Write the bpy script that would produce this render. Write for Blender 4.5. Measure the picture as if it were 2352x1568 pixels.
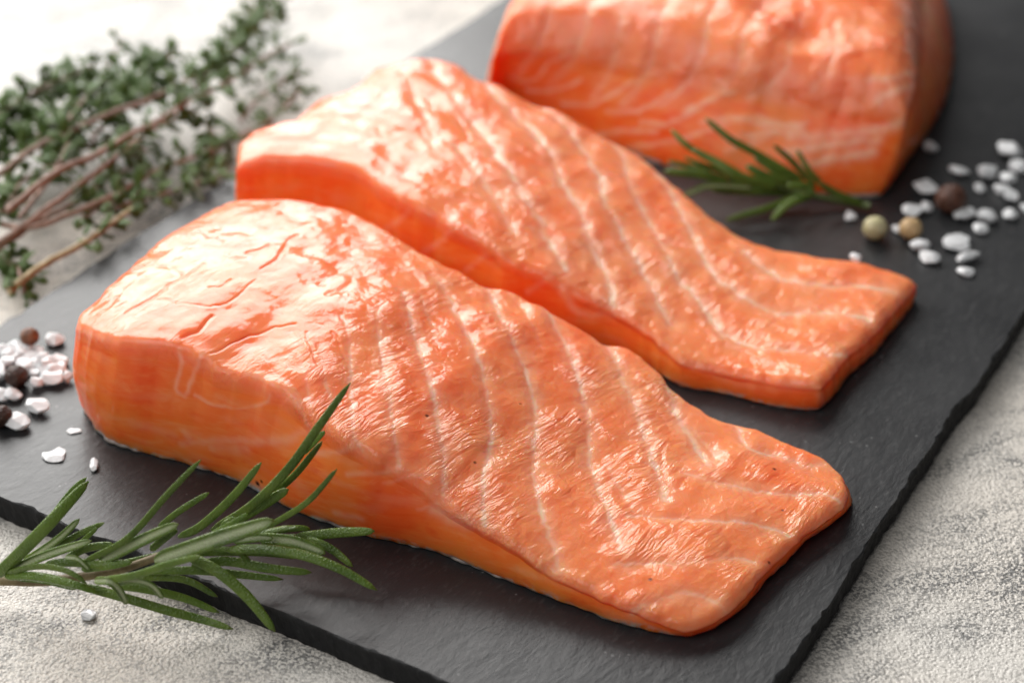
import bpy, bmesh, math, random
import numpy as np
from mathutils import Vector, Matrix
R = math.radians
rng = random.Random(7)
nrng = np.random.RandomState(5)
C = bpy.context.scene.collection
for o in list(bpy.data.objects): bpy.data.objects.remove(o)

# ------------------------------------------------------------------ camera
F_PX, PITCH, DIST, W, H = 4300.0, R(32.5), 0.42, 2352.0, 1568.0
FW = np.array([0, math.cos(PITCH), -math.sin(PITCH)])
RT = np.array([1., 0, 0]); UP = np.cross(RT, FW); CO = -FW*DIST
cam = bpy.data.cameras.new('camera'); camo = bpy.data.objects.new('camera', cam); C.objects.link(camo)
camo.location = CO; camo.rotation_euler = (R(90)-PITCH, 0, 0)
cam.sensor_width = 36; cam.lens = F_PX/W*36; cam.clip_start = .01; cam.clip_end = 20
cam.dof.use_dof = True; cam.dof.focus_distance = 0.356; cam.dof.aperture_fstop = 11; cam.dof.aperture_blades = 8
bpy.context.scene.camera = camo

# ------------------------------------------------------------------ light and exposure
sc = bpy.context.scene
sc.view_settings.view_transform = 'Standard'; sc.view_settings.look = 'None'
sc.view_settings.exposure = 0; sc.view_settings.gamma = 1
wd = bpy.data.worlds.new('World'); sc.world = wd; wd.use_nodes = True
bg = wd.node_tree.nodes['Background']; bg.inputs[0].default_value = (.93, .96, 1, 1); bg.inputs[1].default_value = .065
def softbox(name, az, el, dist, sx, sy, power, col=(1, 1, 1), target=(0, 0, .01)):
    l = bpy.data.lights.new(name, 'AREA'); l.shape = 'RECTANGLE'; l.size = sx; l.size_y = sy
    l.energy = power; l.color = col
    o = bpy.data.objects.new(name, l); C.objects.link(o)
    a, e = R(az), R(el)
    d = Vector((math.sin(a)*math.cos(e), math.cos(a)*math.cos(e), math.sin(e)))
    o.location = Vector(target)+d*dist
    o.rotation_euler = (-d).to_track_quat('-Z', 'Y').to_euler()
    return o
softbox('window_softbox', -31, 32, 1.5, 1.65, 1.05, 48, (1, .985, .96))
softbox('fill_softbox', -135, 50, 1.7, 1.2, 1.2, 14, (1, .99, .97))

# ------------------------------------------------------------------ helpers
def un(x, y, z=0.0):
    """world point (metres) at height z mm on the sight line of photo position x, y"""
    z = z/1000
    d = FW*F_PX + RT*(x-W/2) - UP*(y-H/2)
    return CO + d*((z-CO[2])/d[2])
def pts(l, z=0.0):
    return np.array([un(*p) if len(p) == 3 else un(p[0], p[1], z) for p in l])
def proj(P):
    q = P-CO; dd = q@FW
    return np.stack([W/2+F_PX*(q@RT)/dd, H/2-F_PX*(q@UP)/dd], 1)
def spline(P, n, closed=False):
    """Catmull-Rom through P, n points evenly spaced by length"""
    P = np.asarray(P, float)
    Q = np.vstack([P[-1:], P, P[:2]]) if closed else np.vstack([2*P[0]-P[1], P, 2*P[-1]-P[-2]])
    out = []
    for i in range(1, len(Q)-2):
        t = np.linspace(0, 1, 24, endpoint=False)[:, None]
        a, b, c, d = Q[i-1], Q[i], Q[i+1], Q[i+2]
        out.append(.5*((2*b)+(c-a)*t+(2*a-5*b+4*c-d)*t*t+(3*b-a-3*c+d)*t**3))
    S = np.vstack(out+[Q[-2:-1]])
    L = np.r_[0, np.cumsum(np.linalg.norm(np.diff(S, axis=0), axis=1))]
    t = np.linspace(0, L[-1], n+1)[:-1] if closed else np.linspace(0, L[-1], n)
    return np.stack([np.interp(t, L, S[:, k]) for k in range(S.shape[1])], 1)
_perm = np.random.RandomState(11).permutation(256); _perm = np.r_[_perm, _perm, _perm]
_g = np.random.RandomState(3).normal(size=(256, 3)); _g /= np.linalg.norm(_g, axis=1)[:, None]
def noise(P):
    """3D gradient noise, about -1..1"""
    P = np.asarray(P, float); i = np.floor(P).astype(int); f = P-i; i &= 255
    u = f*f*f*(f*(f*6-15)+10); r = 0
    for dx in (0, 1):
        for dy in (0, 1):
            for dz in (0, 1):
                h = _perm[_perm[_perm[i[:, 0]+dx]+i[:, 1]+dy]+i[:, 2]+dz]
                g = _g[h]
                w = (u[:, 0] if dx else 1-u[:, 0])*(u[:, 1] if dy else 1-u[:, 1])*(u[:, 2] if dz else 1-u[:, 2])
                r = r+w*(g[:, 0]*(f[:, 0]-dx)+g[:, 1]*(f[:, 1]-dy)+g[:, 2]*(f[:, 2]-dz))
    return r*1.7
def fbm(P, o=3):
    r = 0; a = 1
    for k in range(o): r = r+a*noise(P*2**k+k*7.3); a *= .5
    return r
def mesh_obj(name, V, Fc, mat, parent=None, smooth=True, attrs=None, origin=None, link=True):
    me = bpy.data.meshes.new(name)
    V = np.asarray(V, np.float32)
    if origin is not None: V = V-np.asarray(origin, np.float32)
    if isinstance(Fc, np.ndarray):
        me.vertices.add(len(V)); me.vertices.foreach_set('co', V.ravel())
        k = Fc.shape[1]
        me.loops.add(Fc.size); me.loops.foreach_set('vertex_index', Fc.astype(np.int32).ravel())
        me.polygons.add(len(Fc)); me.polygons.foreach_set('loop_start', np.arange(0, Fc.size, k, dtype=np.int32))
        me.update(calc_edges=True)
    else:
        me.from_pydata([tuple(v) for v in V.tolist()], [], Fc)
    me.validate()
    if smooth: me.polygons.foreach_set('use_smooth', np.ones(len(me.polygons), bool))
    for k, v in (attrs or {}).items():
        a = me.attributes.new(k, 'FLOAT', 'POINT'); a.data.foreach_set('value', np.asarray(v, np.float32))
    for m in (mat if isinstance(mat, (list, tuple)) else [mat]):
        if m: me.materials.append(m)
    o = bpy.data.objects.new(name, me)
    if origin is not None and parent is None: o.location = origin
    if link: C.objects.link(o)
    if parent: o.parent = parent
    return o
def empty(name, loc):
    o = bpy.data.objects.new(name, None); o.location = loc; o.empty_display_size = .01; C.objects.link(o); return o
def tag(o, label, cat, group=None):
    o['label'] = label; o['category'] = cat
    if group: o['group'] = group
    return o

# ------------------------------------------------------------------ material helpers
class NT:
    def __init__(s, name):
        s.m = bpy.data.materials.new(name); s.m.use_nodes = True; s.t = s.m.node_tree; s.b = s.t.nodes['Principled BSDF']
        s.out = s.t.nodes['Material Output']
    def n(s, typ, **kw):
        nd = s.t.nodes.new(typ)
        for k, v in kw.items():
            if k.startswith('i_'):
                key = k[2:]
                nd.inputs[int(key) if key.isdigit() else key.replace('_', ' ')].default_value = v
            else: setattr(nd, k, v)
        return nd
    def l(s, a, b): s.t.links.new(a, b)
    def attr(s, name): return s.n('ShaderNodeAttribute', attribute_name=name).outputs['Fac']
    def math(s, op, a, b=None, c=None, clamp=False):
        nd = s.n('ShaderNodeMath', operation=op, use_clamp=clamp)
        for k, v in enumerate((a, b, c)):
            if v is None: continue
            if isinstance(v, (int, float)): nd.inputs[k].default_value = v
            else: s.l(v, nd.inputs[k])
        return nd.outputs[0]
    def mix(s, f, a, b):
        nd = s.n('ShaderNodeMix', data_type='RGBA')
        for k, v in ((0, f), (6, a), (7, b)):
            if isinstance(v, (int, float)): nd.inputs[k].default_value = v
            elif isinstance(v, tuple): nd.inputs[k].default_value = v+(1,) if len(v) == 3 else v
            else: s.l(v, nd.inputs[k])
        return nd.outputs[2]
    def ramp(s, f, *st):
        nd = s.n('ShaderNodeValToRGB'); cr = nd.color_ramp
        while len(cr.elements) < len(st): cr.elements.new(.5)
        for e, (p, c) in zip(cr.elements, st):
            e.position = p; e.color = (c, c, c, 1) if isinstance(c, (int, float)) else tuple(c)+(1,)
        s.l(f, nd.inputs[0]); return nd.outputs[0]
    def coord(s): return s.n('ShaderNodeTexCoord').outputs['Object']
    def mapping(s, v, scale=(1, 1, 1), rot=(0, 0, 0), loc=(0, 0, 0)):
        nd = s.n('ShaderNodeMapping'); s.l(v, nd.inputs[0])
        nd.inputs['Scale'].default_value = scale; nd.inputs['Rotation'].default_value = rot; nd.inputs['Location'].default_value = loc
        return nd.outputs[0]
    def along(s, v, ang, stretch):
        return s.mapping(s.mapping(v, (1, 1, 1), (0, 0, -ang)), (stretch, 1, 1))
    def noise(s, v, scale, detail=3, rough=.5, dist=0):
        nd = s.n('ShaderNodeTexNoise'); s.l(v, nd.inputs['Vector'])
        nd.inputs['Scale'].default_value = scale; nd.inputs['Detail'].default_value = detail
        nd.inputs['Roughness'].default_value = rough; nd.inputs['Distortion'].default_value = dist
        return nd.outputs['Fac']
    def voro(s, v, scale, feature='F1', rnd=1):
        nd = s.n('ShaderNodeTexVoronoi', feature=feature); s.l(v, nd.inputs['Vector'])
        nd.inputs['Scale'].default_value = scale; nd.inputs['Randomness'].default_value = rnd
        return nd.outputs['Distance']
    def bump(s, h, dist, strength=1, normal=None):
        nd = s.n('ShaderNodeBump'); s.l(h, nd.inputs['Height']); nd.inputs['Distance'].default_value = dist
        nd.inputs['Strength'].default_value = strength
        if normal: s.l(normal, nd.inputs['Normal'])
        return nd.outputs[0]
    def set(s, **kw):
        for k, v in kw.items():
            i = s.b.inputs[k.replace('_', ' ')]
            if isinstance(v, (int, float, tuple)): i.default_value = v+(1,) if isinstance(v, tuple) and len(v) == 3 and i.type == 'RGBA' else v
            else: s.l(v, i)

# ---- raw salmon flesh; attributes: fat (pale seams), wisp (thin film), skin, cut (side face), smooth (loin)
def salmon_mat():
    m = NT('salmon_flesh'); co = m.coord()
    fat, skin, cut, loin = m.attr('fat'), m.attr('skin'), m.attr('cut'), m.attr('loin')
    big = m.noise(co, 55, 3, .5); mid = m.noise(co, 210, 4, .6)
    base = m.mix(m.ramp(big, (.35, 0.), (.65, 1.)), (.96, .205, .078), (.98, .285, .12))
    base = m.mix(m.math('MULTIPLY', m.ramp(mid, (.45, 0.), (.75, 1.)), .45), base, (.93, .36, .20))
    # muscle fibres run aslant between the seams
    rot = m.mapping(co, (1, 1, 1), (0, 0, R(-47)))
    warp = m.n('ShaderNodeVectorMath', operation='ADD')
    nz = m.n('ShaderNodeTexNoise'); m.l(co, nz.inputs['Vector']); nz.inputs['Scale'].default_value = 60
    sc_ = m.n('ShaderNodeVectorMath', operation='SCALE'); m.l(nz.outputs['Color'], sc_.inputs[0]); sc_.inputs['Scale'].default_value = .006
    m.l(rot, warp.inputs[0]); m.l(sc_.outputs[0], warp.inputs[1])
    fv = m.mapping(warp.outputs[0], (.16, 1, .6))
    fib1 = m.noise(fv, 900, 3, .55); fib2 = m.noise(fv, 2300, 2, .5)
    dirt = m.attr('dirt')
    base = m.mix(m.math('MULTIPLY', m.ramp(fib1, (.5, 0.), (.7, 1.)), m.math('MULTIPLY', m.math('SUBTRACT', 1, cut), .08)), base, (.92, .38, .20))
    # cut faces are deeper and cleaner in colour
    base = m.mix(m.math('MULTIPLY', cut, 1.), base, m.mix(m.ramp(big, (.35, 0.), (.65, 1.)), (.92, .125, .022), (.96, .225, .040)))
    sv = m.mapping(m.mapping(co, (1, 1, 1), (0, R(6), R(34))), (.22, .8, 1))
    strand = m.noise(sv, 420, 4, .6, .5)
    base = m.mix(m.math('MULTIPLY', m.math('MULTIPLY', cut, m.ramp(strand, (.50, 0.), (.72, 1.))), .42), base, (.97, .36, .13))
    base = m.mix(m.math('MULTIPLY', m.math('MULTIPLY', cut, m.ramp(strand, (.28, 1.), (.44, 0.))), .5), base, (.84, .06, .004))
    fw = m.math('MULTIPLY', fat, m.ramp(mid, (.2, .65), (.6, 1.)), clamp=True)
    col = m.mix(fw, base, (.95, .56, .40))
    sk = m.math('MULTIPLY', skin, m.ramp(m.noise(co, 420, 3, .6), (.42, 0.), (.6, 1.)))
    col = m.mix(sk, col, (.50, .44, .41))
    col = m.mix(dirt, col, (.02, .008, .005))
    # relief
    wet = m.noise(co, 330, 3, .55, .6)
    lump = m.noise(co, 120, 2, .5)
    notloin = m.math('SUBTRACT', 1, m.math('MULTIPLY', loin, .75))
    patch = m.ramp(m.noise(co, 75, 2, .5), (.46, .06), (.64, 1.))
    fam = m.math('MULTIPLY', m.math('MULTIPLY', m.math('SUBTRACT', 1, m.math('MULTIPLY', cut, .93)), notloin), patch)
    n1 = m.bump(m.math('MULTIPLY', m.math('ADD', fib1, m.math('MULTIPLY', fib2, .35)), fam), .0009, .9)
    n2 = m.bump(m.math('MULTIPLY', wet, m.math('MULTIPLY', notloin, m.math('SUBTRACT', 1.42, cut))), .00055, .5, n1)
    n3 = m.bump(m.math('MULTIPLY', lump, m.math('SUBTRACT', 1.3, cut)), .0012, .22, n2)
    m.set(Base_Color=col, Roughness=m.math('ADD', m.math('MULTIPLY', cut, .10), m.math('ADD', .06, m.math('MULTIPLY', mid, .13))), IOR=1.35, Normal=n3, Specular_IOR_Level=m.math('SUBTRACT', .5, m.math('MULTIPLY', cut, .22)),
          Subsurface_Weight=.75, Subsurface_Radius=(1., .22, .06), Subsurface_Scale=.010,
          Coat_Weight=m.math('MULTIPLY', m.math('SUBTRACT', 1, cut), .05), Coat_Roughness=.04, Coat_IOR=1.4)
    m.b.subsurface_method = 'RANDOM_WALK'
    m.l(n3, m.b.inputs['Coat Normal'])
    return m.m
M_SALMON = salmon_mat()

def slate_mat():
    m = NT('slate'); co = m.coord()
    v = m.along(co, R(52), .45)
    a = m.noise(v, 260, 5, .65, .4); b = m.noise(v, 900, 4, .6); c = m.noise(co, 28, 4, .55)
    col = m.mix(m.ramp(c, (.3, 0.), (.7, 1.)), (.016, .0165, .018), (.028, .0285, .030))
    col = m.mix(m.math('MULTIPLY', m.ramp(b, (.55, 0.), (.72, 1.)), .35), col, (.08, .08, .08))
    dust = m.math('MULTIPLY', m.math('LESS_THAN', m.voro(co, 330), .10), m.math('GREATER_THAN', m.noise(co, 45, 2, .5), .56))
    col = m.mix(m.math('MULTIPLY', dust, .35), col, (.25, .25, .25))
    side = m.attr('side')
    col = m.mix(m.math('MULTIPLY', side, .85), col, (.005, .005, .0055))  # shade on the board's sides painted in as near-black colour
    h = m.math('ADD', a, m.math('MULTIPLY', b, .45))
    nn = m.bump(h, .00030, .45); nn = m.bump(m.noise(co, 70, 3, .5), .003, .05, nn)
    m.set(Base_Color=col, Roughness=m.math('ADD', m.math('MULTIPLY', side, .4), m.math('ADD', .30, m.math('MULTIPLY', c, .18))), IOR=1.45, Specular_IOR_Level=.45, Normal=nn)
    return m.m
def table_mat():
    m = NT('table_surface'); co = m.coord()
    v = m.along(co, R(27), .45)
    g = m.noise(v, 75, 5, .65, .5); s = m.noise(v, 38, 4, .6, .2); f = m.noise(co, 1700, 2, .6); w = m.noise(co, 9, 2, .5)
    col = m.mix(m.ramp(w, (.35, 0.), (.65, 1.)), (.70, .68, .64), (.72, .65, .57))
    pr = m.math('MULTIPLY', m.ramp(g, (.43, 0.), (.60, 1.)), m.ramp(s, (.38, .2), (.56, 1.)))
    pr = m.math('MULTIPLY', pr, m.ramp(f, (.44, .12), (.54, 1.)))
    col = m.mix(m.math('MULTIPLY', pr, .85), col, (.06, .068, .078))
    col = m.mix(m.math('MULTIPLY', m.ramp(f, (.50, 0.), (.60, 1.)), .42), col, (.26, .245, .225))
    pit = m.voro(co, 1300)
    h = m.math('ADD', m.math('MULTIPLY', m.ramp(pit, (.1, 0.), (.6, 1.)), .5), f)
    m.set(Base_Color=col, Roughness=.42, Normal=m.bump(h, .00035, .8), IOR=1.45)
    return m.m
def leaf_mat():
    m = NT('rosemary_leaf'); co = m.coord(); mid, tip = m.attr('pale'), m.attr('tip')
    n = m.noise(co, 1500, 3, .6); b = m.noise(co, 180, 2, .5)
    col = m.mix(m.ramp(b, (.35, 0.), (.65, 1.)), (.060, .105, .012), (.125, .185, .026))
    col = m.mix(m.math('MULTIPLY', m.ramp(n, (.52, 0.), (.68, 1.)), .5), col, (.12, .20, .05))
    oi = m.n('ShaderNodeObjectInfo').outputs['Random']
    col = m.mix(m.math('MULTIPLY', oi, .45), col, (.13, .22, .03))
    col = m.mix(mid, col, (.42, .47, .28))
    col = m.mix(m.math('MULTIPLY', tip, .7), col, (.16, .17, .035))
    m.set(Base_Color=col, Roughness=.34, Subsurface_Weight=.15, Subsurface_Radius=(.4, 1., .2), Subsurface_Scale=.0006,
          Normal=m.bump(m.math('ADD', n, m.voro(co, 2600)), .00018, .7), IOR=1.42)
    return m.m
def simple(name, c1, c2, scale, rough, bump=.0002, sss=0, **kw):
    m = NT(name); co = m.coord(); n = m.noise(co, scale, 4, .6)
    m.set(Base_Color=m.mix(m.ramp(n, (.35, 0.), (.65, 1.)), c1, c2), Roughness=rough, Normal=m.bump(n, bump, .8))
    if sss: m.set(Subsurface_Weight=sss, Subsurface_Radius=(1., 1., 1.), Subsurface_Scale=.0012)
    m.set(**kw); return m.m
M_SLATE, M_TABLE, M_LEAF = slate_mat(), table_mat(), leaf_mat()
M_STEM = simple('rosemary_stem', (.16, .11, .05), (.24, .19, .09), 900, .6)
M_STEM2 = simple('rosemary_young_stem', (.05, .10, .02), (.11, .13, .04), 900, .6)
M_TSTEM = simple('thyme_stem', (.23, .14, .10), (.40, .25, .19), 500, .6)
M_TWOOD = simple('thyme_woody_stem', (.34, .25, .13), (.55, .45, .26), 400, .7)
M_TLEAF = simple('thyme_leaf', (.044, .105, .012), (.14, .215, .036), 350, .5)
M_TLEAF2 = simple('thyme_young_leaf', (.09, .17, .05), (.16, .25, .09), 350, .5)
M_SALT = simple('salt', (.84, .85, .86), (.92, .93, .94), 500, .32, .0003, 0, Transmission_Weight=.22, IOR=1.5)
M_SKIN = simple('salmon_skin', (.16, .14, .13), (.40, .33, .30), 350, .3, .0004)
M_BLACK = simple('black_pepper', (.030, .011, .008), (.075, .034, .02), 900, .45, .0009)
M_BROWN = simple('brown_pepper', (.13, .045, .02), (.26, .11, .05), 700, .45, .0007)
M_DARK = simple('dark_brown_pepper', (.05, .018, .010), (.13, .05, .028), 700, .5, .0007)
M_GREEN = simple('pale_green_pepper', (.46, .42, .22), (.58, .53, .33), 500, .5, .0004)
M_TAN = simple('tan_pepper', (.46, .30, .14), (.60, .42, .22), 500, .5, .0004)
M_DROP = simple('water_film', (.55, .55, .56), (.6, .6, .6), 300, .08, .0001)

# ------------------------------------------------------------------ table
TZ = -.0062
t = mesh_obj('table_top', [(-1.6, -1.0, TZ), (1.6, -1.0, TZ), (1.6, 2.6, TZ), (-1.6, 2.6, TZ)], [(0, 1, 2, 3)], M_TABLE, smooth=False)
t['kind'] = 'structure'

# ------------------------------------------------------------------ slate board
def slate_board():
    c0 = un(1615, 1812); fl = un(0, 1144); rr = un(2340, 740)
    ax = (rr-c0); ax /= np.linalg.norm(ax); ay = (fl-c0); ay /= np.linalg.norm(ay)
    Wd, Ln = .2000, .42
    cs = [c0, c0+ax*Ln, c0+ax*Ln+ay*Wd, c0+ay*Wd]
    per, nrm = [], []
    step = .0005
    for k in range(4):
        a, b = cs[k], cs[(k+1) % 4]; L = np.linalg.norm(b-a); n = int(L/step)
        d = (b-a)/L; o = np.array([d[1], -d[0], 0])
        for i in range(n): per.append(a+d*L*i/n); nrm.append(o)
    per, nrm = np.array(per), np.array(nrm); N = len(per)
    q = per*1000
    wav = noise(q/38)*.9+noise(q/11+5)*.35
    chips = np.clip(noise(q/6.5+3.3)*1.9+noise(q/2.4)*1.0-.15, 0, 3)          # flaked edge
    big = np.clip(noise(q/21+9.1)*2.2-.75, 0, 1.6)
    rows = []; side = []
    zs = [0, -.00025, -.0011, -.0024, -.0037, -.0049, -.0062+.0001]
    for k, z in enumerate(zs):
        ins = (-.25-chips*.55-big*1.3) if k == 0 else (-.05-chips*(.42 if k == 1 else .12)-big*(1.0, 1.0, .45, .1, 0, 0, 0)[k])
        rag = noise(np.c_[q[:, 0]/2.2, q[:, 1]/2.2, np.full(N, k*1.7)])*.33+noise(np.c_[q[:, 0]/.9, q[:, 1]/.9, np.full(N, k*3.1)])*.14
        off = (wav+ins+(rag if k else rag*.25)-(.5 if k == 6 else 0))/1000
        p = per+nrm*off[:, None]; p[:, 2] = z+(rag*.00015 if 0 < k < 6 else 0)
        rows.append(p); side.append(np.full(N, 0. if k == 0 else .7 if k == 1 else 1.))
    V = np.vstack(rows); idx = np.arange(N); j = (idx+1) % N; Fs = []
    for k in range(len(zs)-1):
        Fs += np.stack([k*N+idx, (k+1)*N+idx, (k+1)*N+j, k*N+j], 1).tolist()
    # inner loop of the top face keeps the smooth shading of the rim local
    lx = (per-c0)@ax; ly = (per-c0)@ay
    inner = c0+np.clip(lx, .006, Ln-.006)[:, None]*ax+np.clip(ly, .006, Wd-.006)[:, None]*ay; inner[:, 2] = 0
    base = len(V); V = np.vstack([V, inner]); side.append(np.zeros(N))
    Fs += np.stack([base+idx, idx, j, base+j], 1).tolist()
    kk = [int(np.argmin(np.linalg.norm(inner-q, axis=1))) for q in (c0+ax*.006+ay*.006, c0+ax*(Ln-.006)+ay*.006, c0+ax*(Ln-.006)+ay*(Wd-.006), c0+ax*.006+ay*(Wd-.006))]
    Fs.append([base+i for i in kk])
    Fs.append([(len(zs)-1)*N+i for i in idx.tolist()][::-1])
    cen = un(1176, 784); cen[2] = TZ
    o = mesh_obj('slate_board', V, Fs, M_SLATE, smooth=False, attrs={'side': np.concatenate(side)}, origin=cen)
    o.location = cen
    tag(o, 'dark grey slate serving board with chipped edges lying under the salmon pieces', 'serving board')
slate_board()

# ------------------------------------------------------------------ salmon pieces
def dist_lines(V, lines):
    """distance (mm) of every vertex to every line, with the line's width and strength"""
    P = V*1000; res = []
    for L, w, s in lines:
        L = L*1000; best = np.full(len(P), 1e9)
        lo, hi = L.min(0)-6, L.max(0)+6
        sel = np.where(((P > lo) & (P < hi)).all(1))[0]
        if len(sel):
            p = P[sel]; b = np.full(len(sel), 1e9); par = np.zeros(len(sel))
            for i in range(len(L)-1):
                a, d = L[i], L[i+1]-L[i]
                t = np.clip(((p-a)@d)/max(d@d, 1e-9), 0, 1)
                e = p-a-t[:, None]*d; e = np.einsum('ij,ij->i', e, e)
                m = e < b; b[m] = e[m]
            best[sel] = np.sqrt(b)
        res.append((best, w, s))
    return res
def salmon(name, F, B, L, Rr, FB=None, RB=None, LB=None, res=.25, rim=2.0, dome=0, off=.8, bulge=1.0,
           seams=(), wisps=(), cracks=(), dips=(), specks=(), fib=R(47), loin_px=None, wamp=.8, sw=1.15, seed=0, tuck=0):
    Fw, Bw, Lw, Rw = pts(F), pts(B), pts(L), pts(Rr)
    nu = int(max(np.linalg.norm(np.diff(Fw, axis=0), axis=1).sum(), np.linalg.norm(np.diff(Bw, axis=0), axis=1).sum())*1000/res)
    nv = int(max(np.linalg.norm(np.diff(Lw, axis=0), axis=1).sum(), np.linalg.norm(np.diff(Rw, axis=0), axis=1).sum())*1000/res)
    f, b = spline(Fw, nu), spline(Bw, nu); l, r = spline(Lw, nv), spline(Rw, nv)
    for cv in (f, b, l, r):
        q = cv*1000; k_ = np.minimum(1, np.minimum(np.arange(len(cv)), np.arange(len(cv))[::-1])/12)[:, None]
        cv += k_*np.c_[noise(q/3.1+seed), noise(q/3.1+seed+9), .5*noise(q/4+seed+5)]*.00042+k_*np.c_[noise(q/1.1+seed), noise(q/1.1+seed+9), 0*q[:, 0]]*.00012
    l[0], l[-1] = f[0], b[0]; r[0], r[-1] = f[-1], b[-1]
    u = np.linspace(0, 1, nu)[:, None, None]; v = np.linspace(0, 1, nv)[None, :, None]
    T = (1-v)*f[:, None]+v*b[:, None]+(1-u)*l[None]+u*r[None]-((1-u)*(1-v)*f[0]+u*(1-v)*f[-1]+(1-u)*v*b[0]+u*v*b[-1])
    uu, vv = u[..., 0]+0*v[..., 0], v[..., 0]+0*u[..., 0]
    T[..., 2] += dome/1000*np.sin(np.pi*vv)**.8*np.sin(np.pi*np.clip(uu, 0, 1))**.5
    for (px, py, pz, rad, dep) in dips:
        c = un(px, py, pz); d2 = ((T[..., :2]-c[:2])**2).sum(-1)*1e6
        T[..., 2] += dep/1000*np.exp(-d2/rad**2)
    # rounded rim
    wv = np.linalg.norm(np.diff(T, axis=1), axis=2).sum(1)[:, None]*1000; wu = np.linalg.norm(np.diff(T, axis=0), axis=2).sum(0)[None]*1000
    d = np.minimum(np.minimum(vv*wv, (1-vv)*wv), np.minimum(uu*wu, (1-uu)*wu))
    rm = np.minimum(rim, T[..., 2]*1000*.5)
    t = np.clip(1-d/rm, 0, 1); T[..., 2] -= rm/1000*(1-np.sqrt(1-t*t*.84))
    top = T.reshape(-1, 3); id_ = np.arange(nu*nv).reshape(nu, nv)
    ring = np.r_[id_[:, 0], id_[-1, 1:], id_[-2::-1, -1], id_[0, -2:0:-1]]
    P = top[ring]; N = len(ring)
    tg = np.roll(P, -12, 0)-np.roll(P, 12, 0); o = np.c_[tg[:, 1], -tg[:, 0], 0*tg[:, 0]]; o /= np.linalg.norm(o, axis=1)[:, None]+1e-9
    ker = np.hanning(61); ker /= ker.sum()
    o = np.stack([np.convolve(np.r_[o[-30:, k], o[:, k], o[:30, k]], ker, 'valid') for k in range(3)], 1)
    Q = P+o*off/1000; Q[:, 2] = 0
    if FB is not None: Q[:nu] = spline(pts(FB), nu)
    if RB is not None: Q[nu-1:nu-1+nv] = spline(pts(RB), nv)
    if LB is not None: Q[nu+nv-2+nu-1:] = spline(pts(LB), nv)[:0:-1][:len(Q[nu+nv-2+nu-1:])]
    Q = np.stack([np.convolve(np.r_[Q[-30:, k], Q[:, k], Q[:30, k]], ker, 'valid') for k in range(3)], 1)*.6+Q*.4
    Q[:, 2] = .0003
    hmax = P[:, 2].max()*1000; ns = int(hmax/res/1.05)
    sk = []
    for k in range(1, ns+1):
        s = k/ns
        tuckv = tuck*max(0, (s-.85)/.15)**2
        p = P*(1-s)+Q*s+o*((bulge*np.sin(np.pi*s)**1.6*np.clip(P[:, 2:3]*1000/20, .15, 1)-tuckv)/1000)
        sk.append(p)
    V = np.vstack([top]+sk); n0 = len(top); i = np.arange(N); j = (i+1) % N
    a = id_[:-1, :-1].ravel(); fc = [np.stack([a, a+nv, a+nv+1, a+1], 1)]
    prev = ring
    for k in range(ns):
        cur = n0+k*N+i
        fc.append(np.stack([prev, cur, cur[j], prev[j]], 1)); prev = cur
    Fc = np.vstack(fc)
    # flat underside
    cb = V[prev].mean(0); V = np.vstack([V, cb]); ci = len(V)-1
    cut = np.zeros(len(V)); srow = np.repeat(np.arange(1, ns+1)/ns, N)
    cut[n0:n0+ns*N] = np.clip(srow*ns*res*1.0/3.2, 0, 1)
    hz = V[:, 2]*1000
    # smoothing of the crease
    E = np.vstack([Fc[:, [0, 1]], Fc[:, [1, 2]]]); E = np.vstack([E, E[:, ::-1]])
    cnt = np.bincount(E[:, 0], minlength=len(V)).astype(float); cnt[ci] = 1
    keep = np.r_[prev, ci]; Vk = V[keep].copy()
    for it in range(14):
        S = np.stack([np.bincount(E[:, 0], V[E[:, 1], k], minlength=len(V)) for k in range(3)], 1)/cnt[:, None]
        S[ci] = V[ci]; V = .4*V+.6*S; V[keep] = Vk
    def normals(V):
        n = np.cross(V[Fc[:, 2]]-V[Fc[:, 0]], V[Fc[:, 3]]-V[Fc[:, 1]])
        nn = np.stack([sum(np.bincount(Fc[:, q], n[:, k], minlength=len(V)) for q in range(4)) for k in range(3)], 1)
        return nn/(np.linalg.norm(nn, axis=1)[:, None]+1e-12)
    nn = normals(V)
    # lay the seam lines on the surface: nearest camera-side vertex for each traced point
    vis = np.where((np.einsum('ij,ij->i', nn, CO-V) > 0))[0][::3]; pv = proj(V[vis])
    def on_surface(line, jit=1.6):
        ln = np.array(line, float)
        ln = spline(ln, max(6, int(np.linalg.norm(np.diff(ln, axis=0), axis=1).sum()/14)))
        ln[1:-1] += nrng.normal(size=ln[1:-1].shape)*jit
        out = [V[vis[np.argmin(((pv-q)**2).sum(1))]] for q in ln]
        return np.array(out)
    SL = dist_lines(V, [(on_surface(s[0]), s[1], s[2]) for s in seams])
    WL = dist_lines(V, [(on_surface(s[0], .3), s[1]*1.25, s[2]*wamp) for s in wisps])
    CL = dist_lines(V, [(on_surface(s[0]), s[1], s[2]) for s in cracks])
    P1 = V*1000+seed*31.7
    wob = noise(P1/2.2)*.28+noise(P1/.9)*.15; var = .78+.5*noise(P1/6)
    fat = np.zeros(len(V)); disp = np.zeros(len(V)); dmin = np.full(len(V), 1e9)
    for d, w, s in SL:
        w = w*sw; dd = np.maximum(d+wob*w, 0)
        fat = np.maximum(fat, s*np.clip(var, .35, 1.15)*np.exp(-(dd/w)**2)); fat = np.maximum(fat, s*.30*np.exp(-(dd/(w*2.8))**2))
        disp -= .20*min(1, s)*.6*np.exp(-(d/(w*1.2))**2); dmin = np.minimum(dmin, d)
    side_amt = cut
    disp -= .16*np.exp(-(dmin/1.8)**2)*(1-side_amt)
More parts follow.
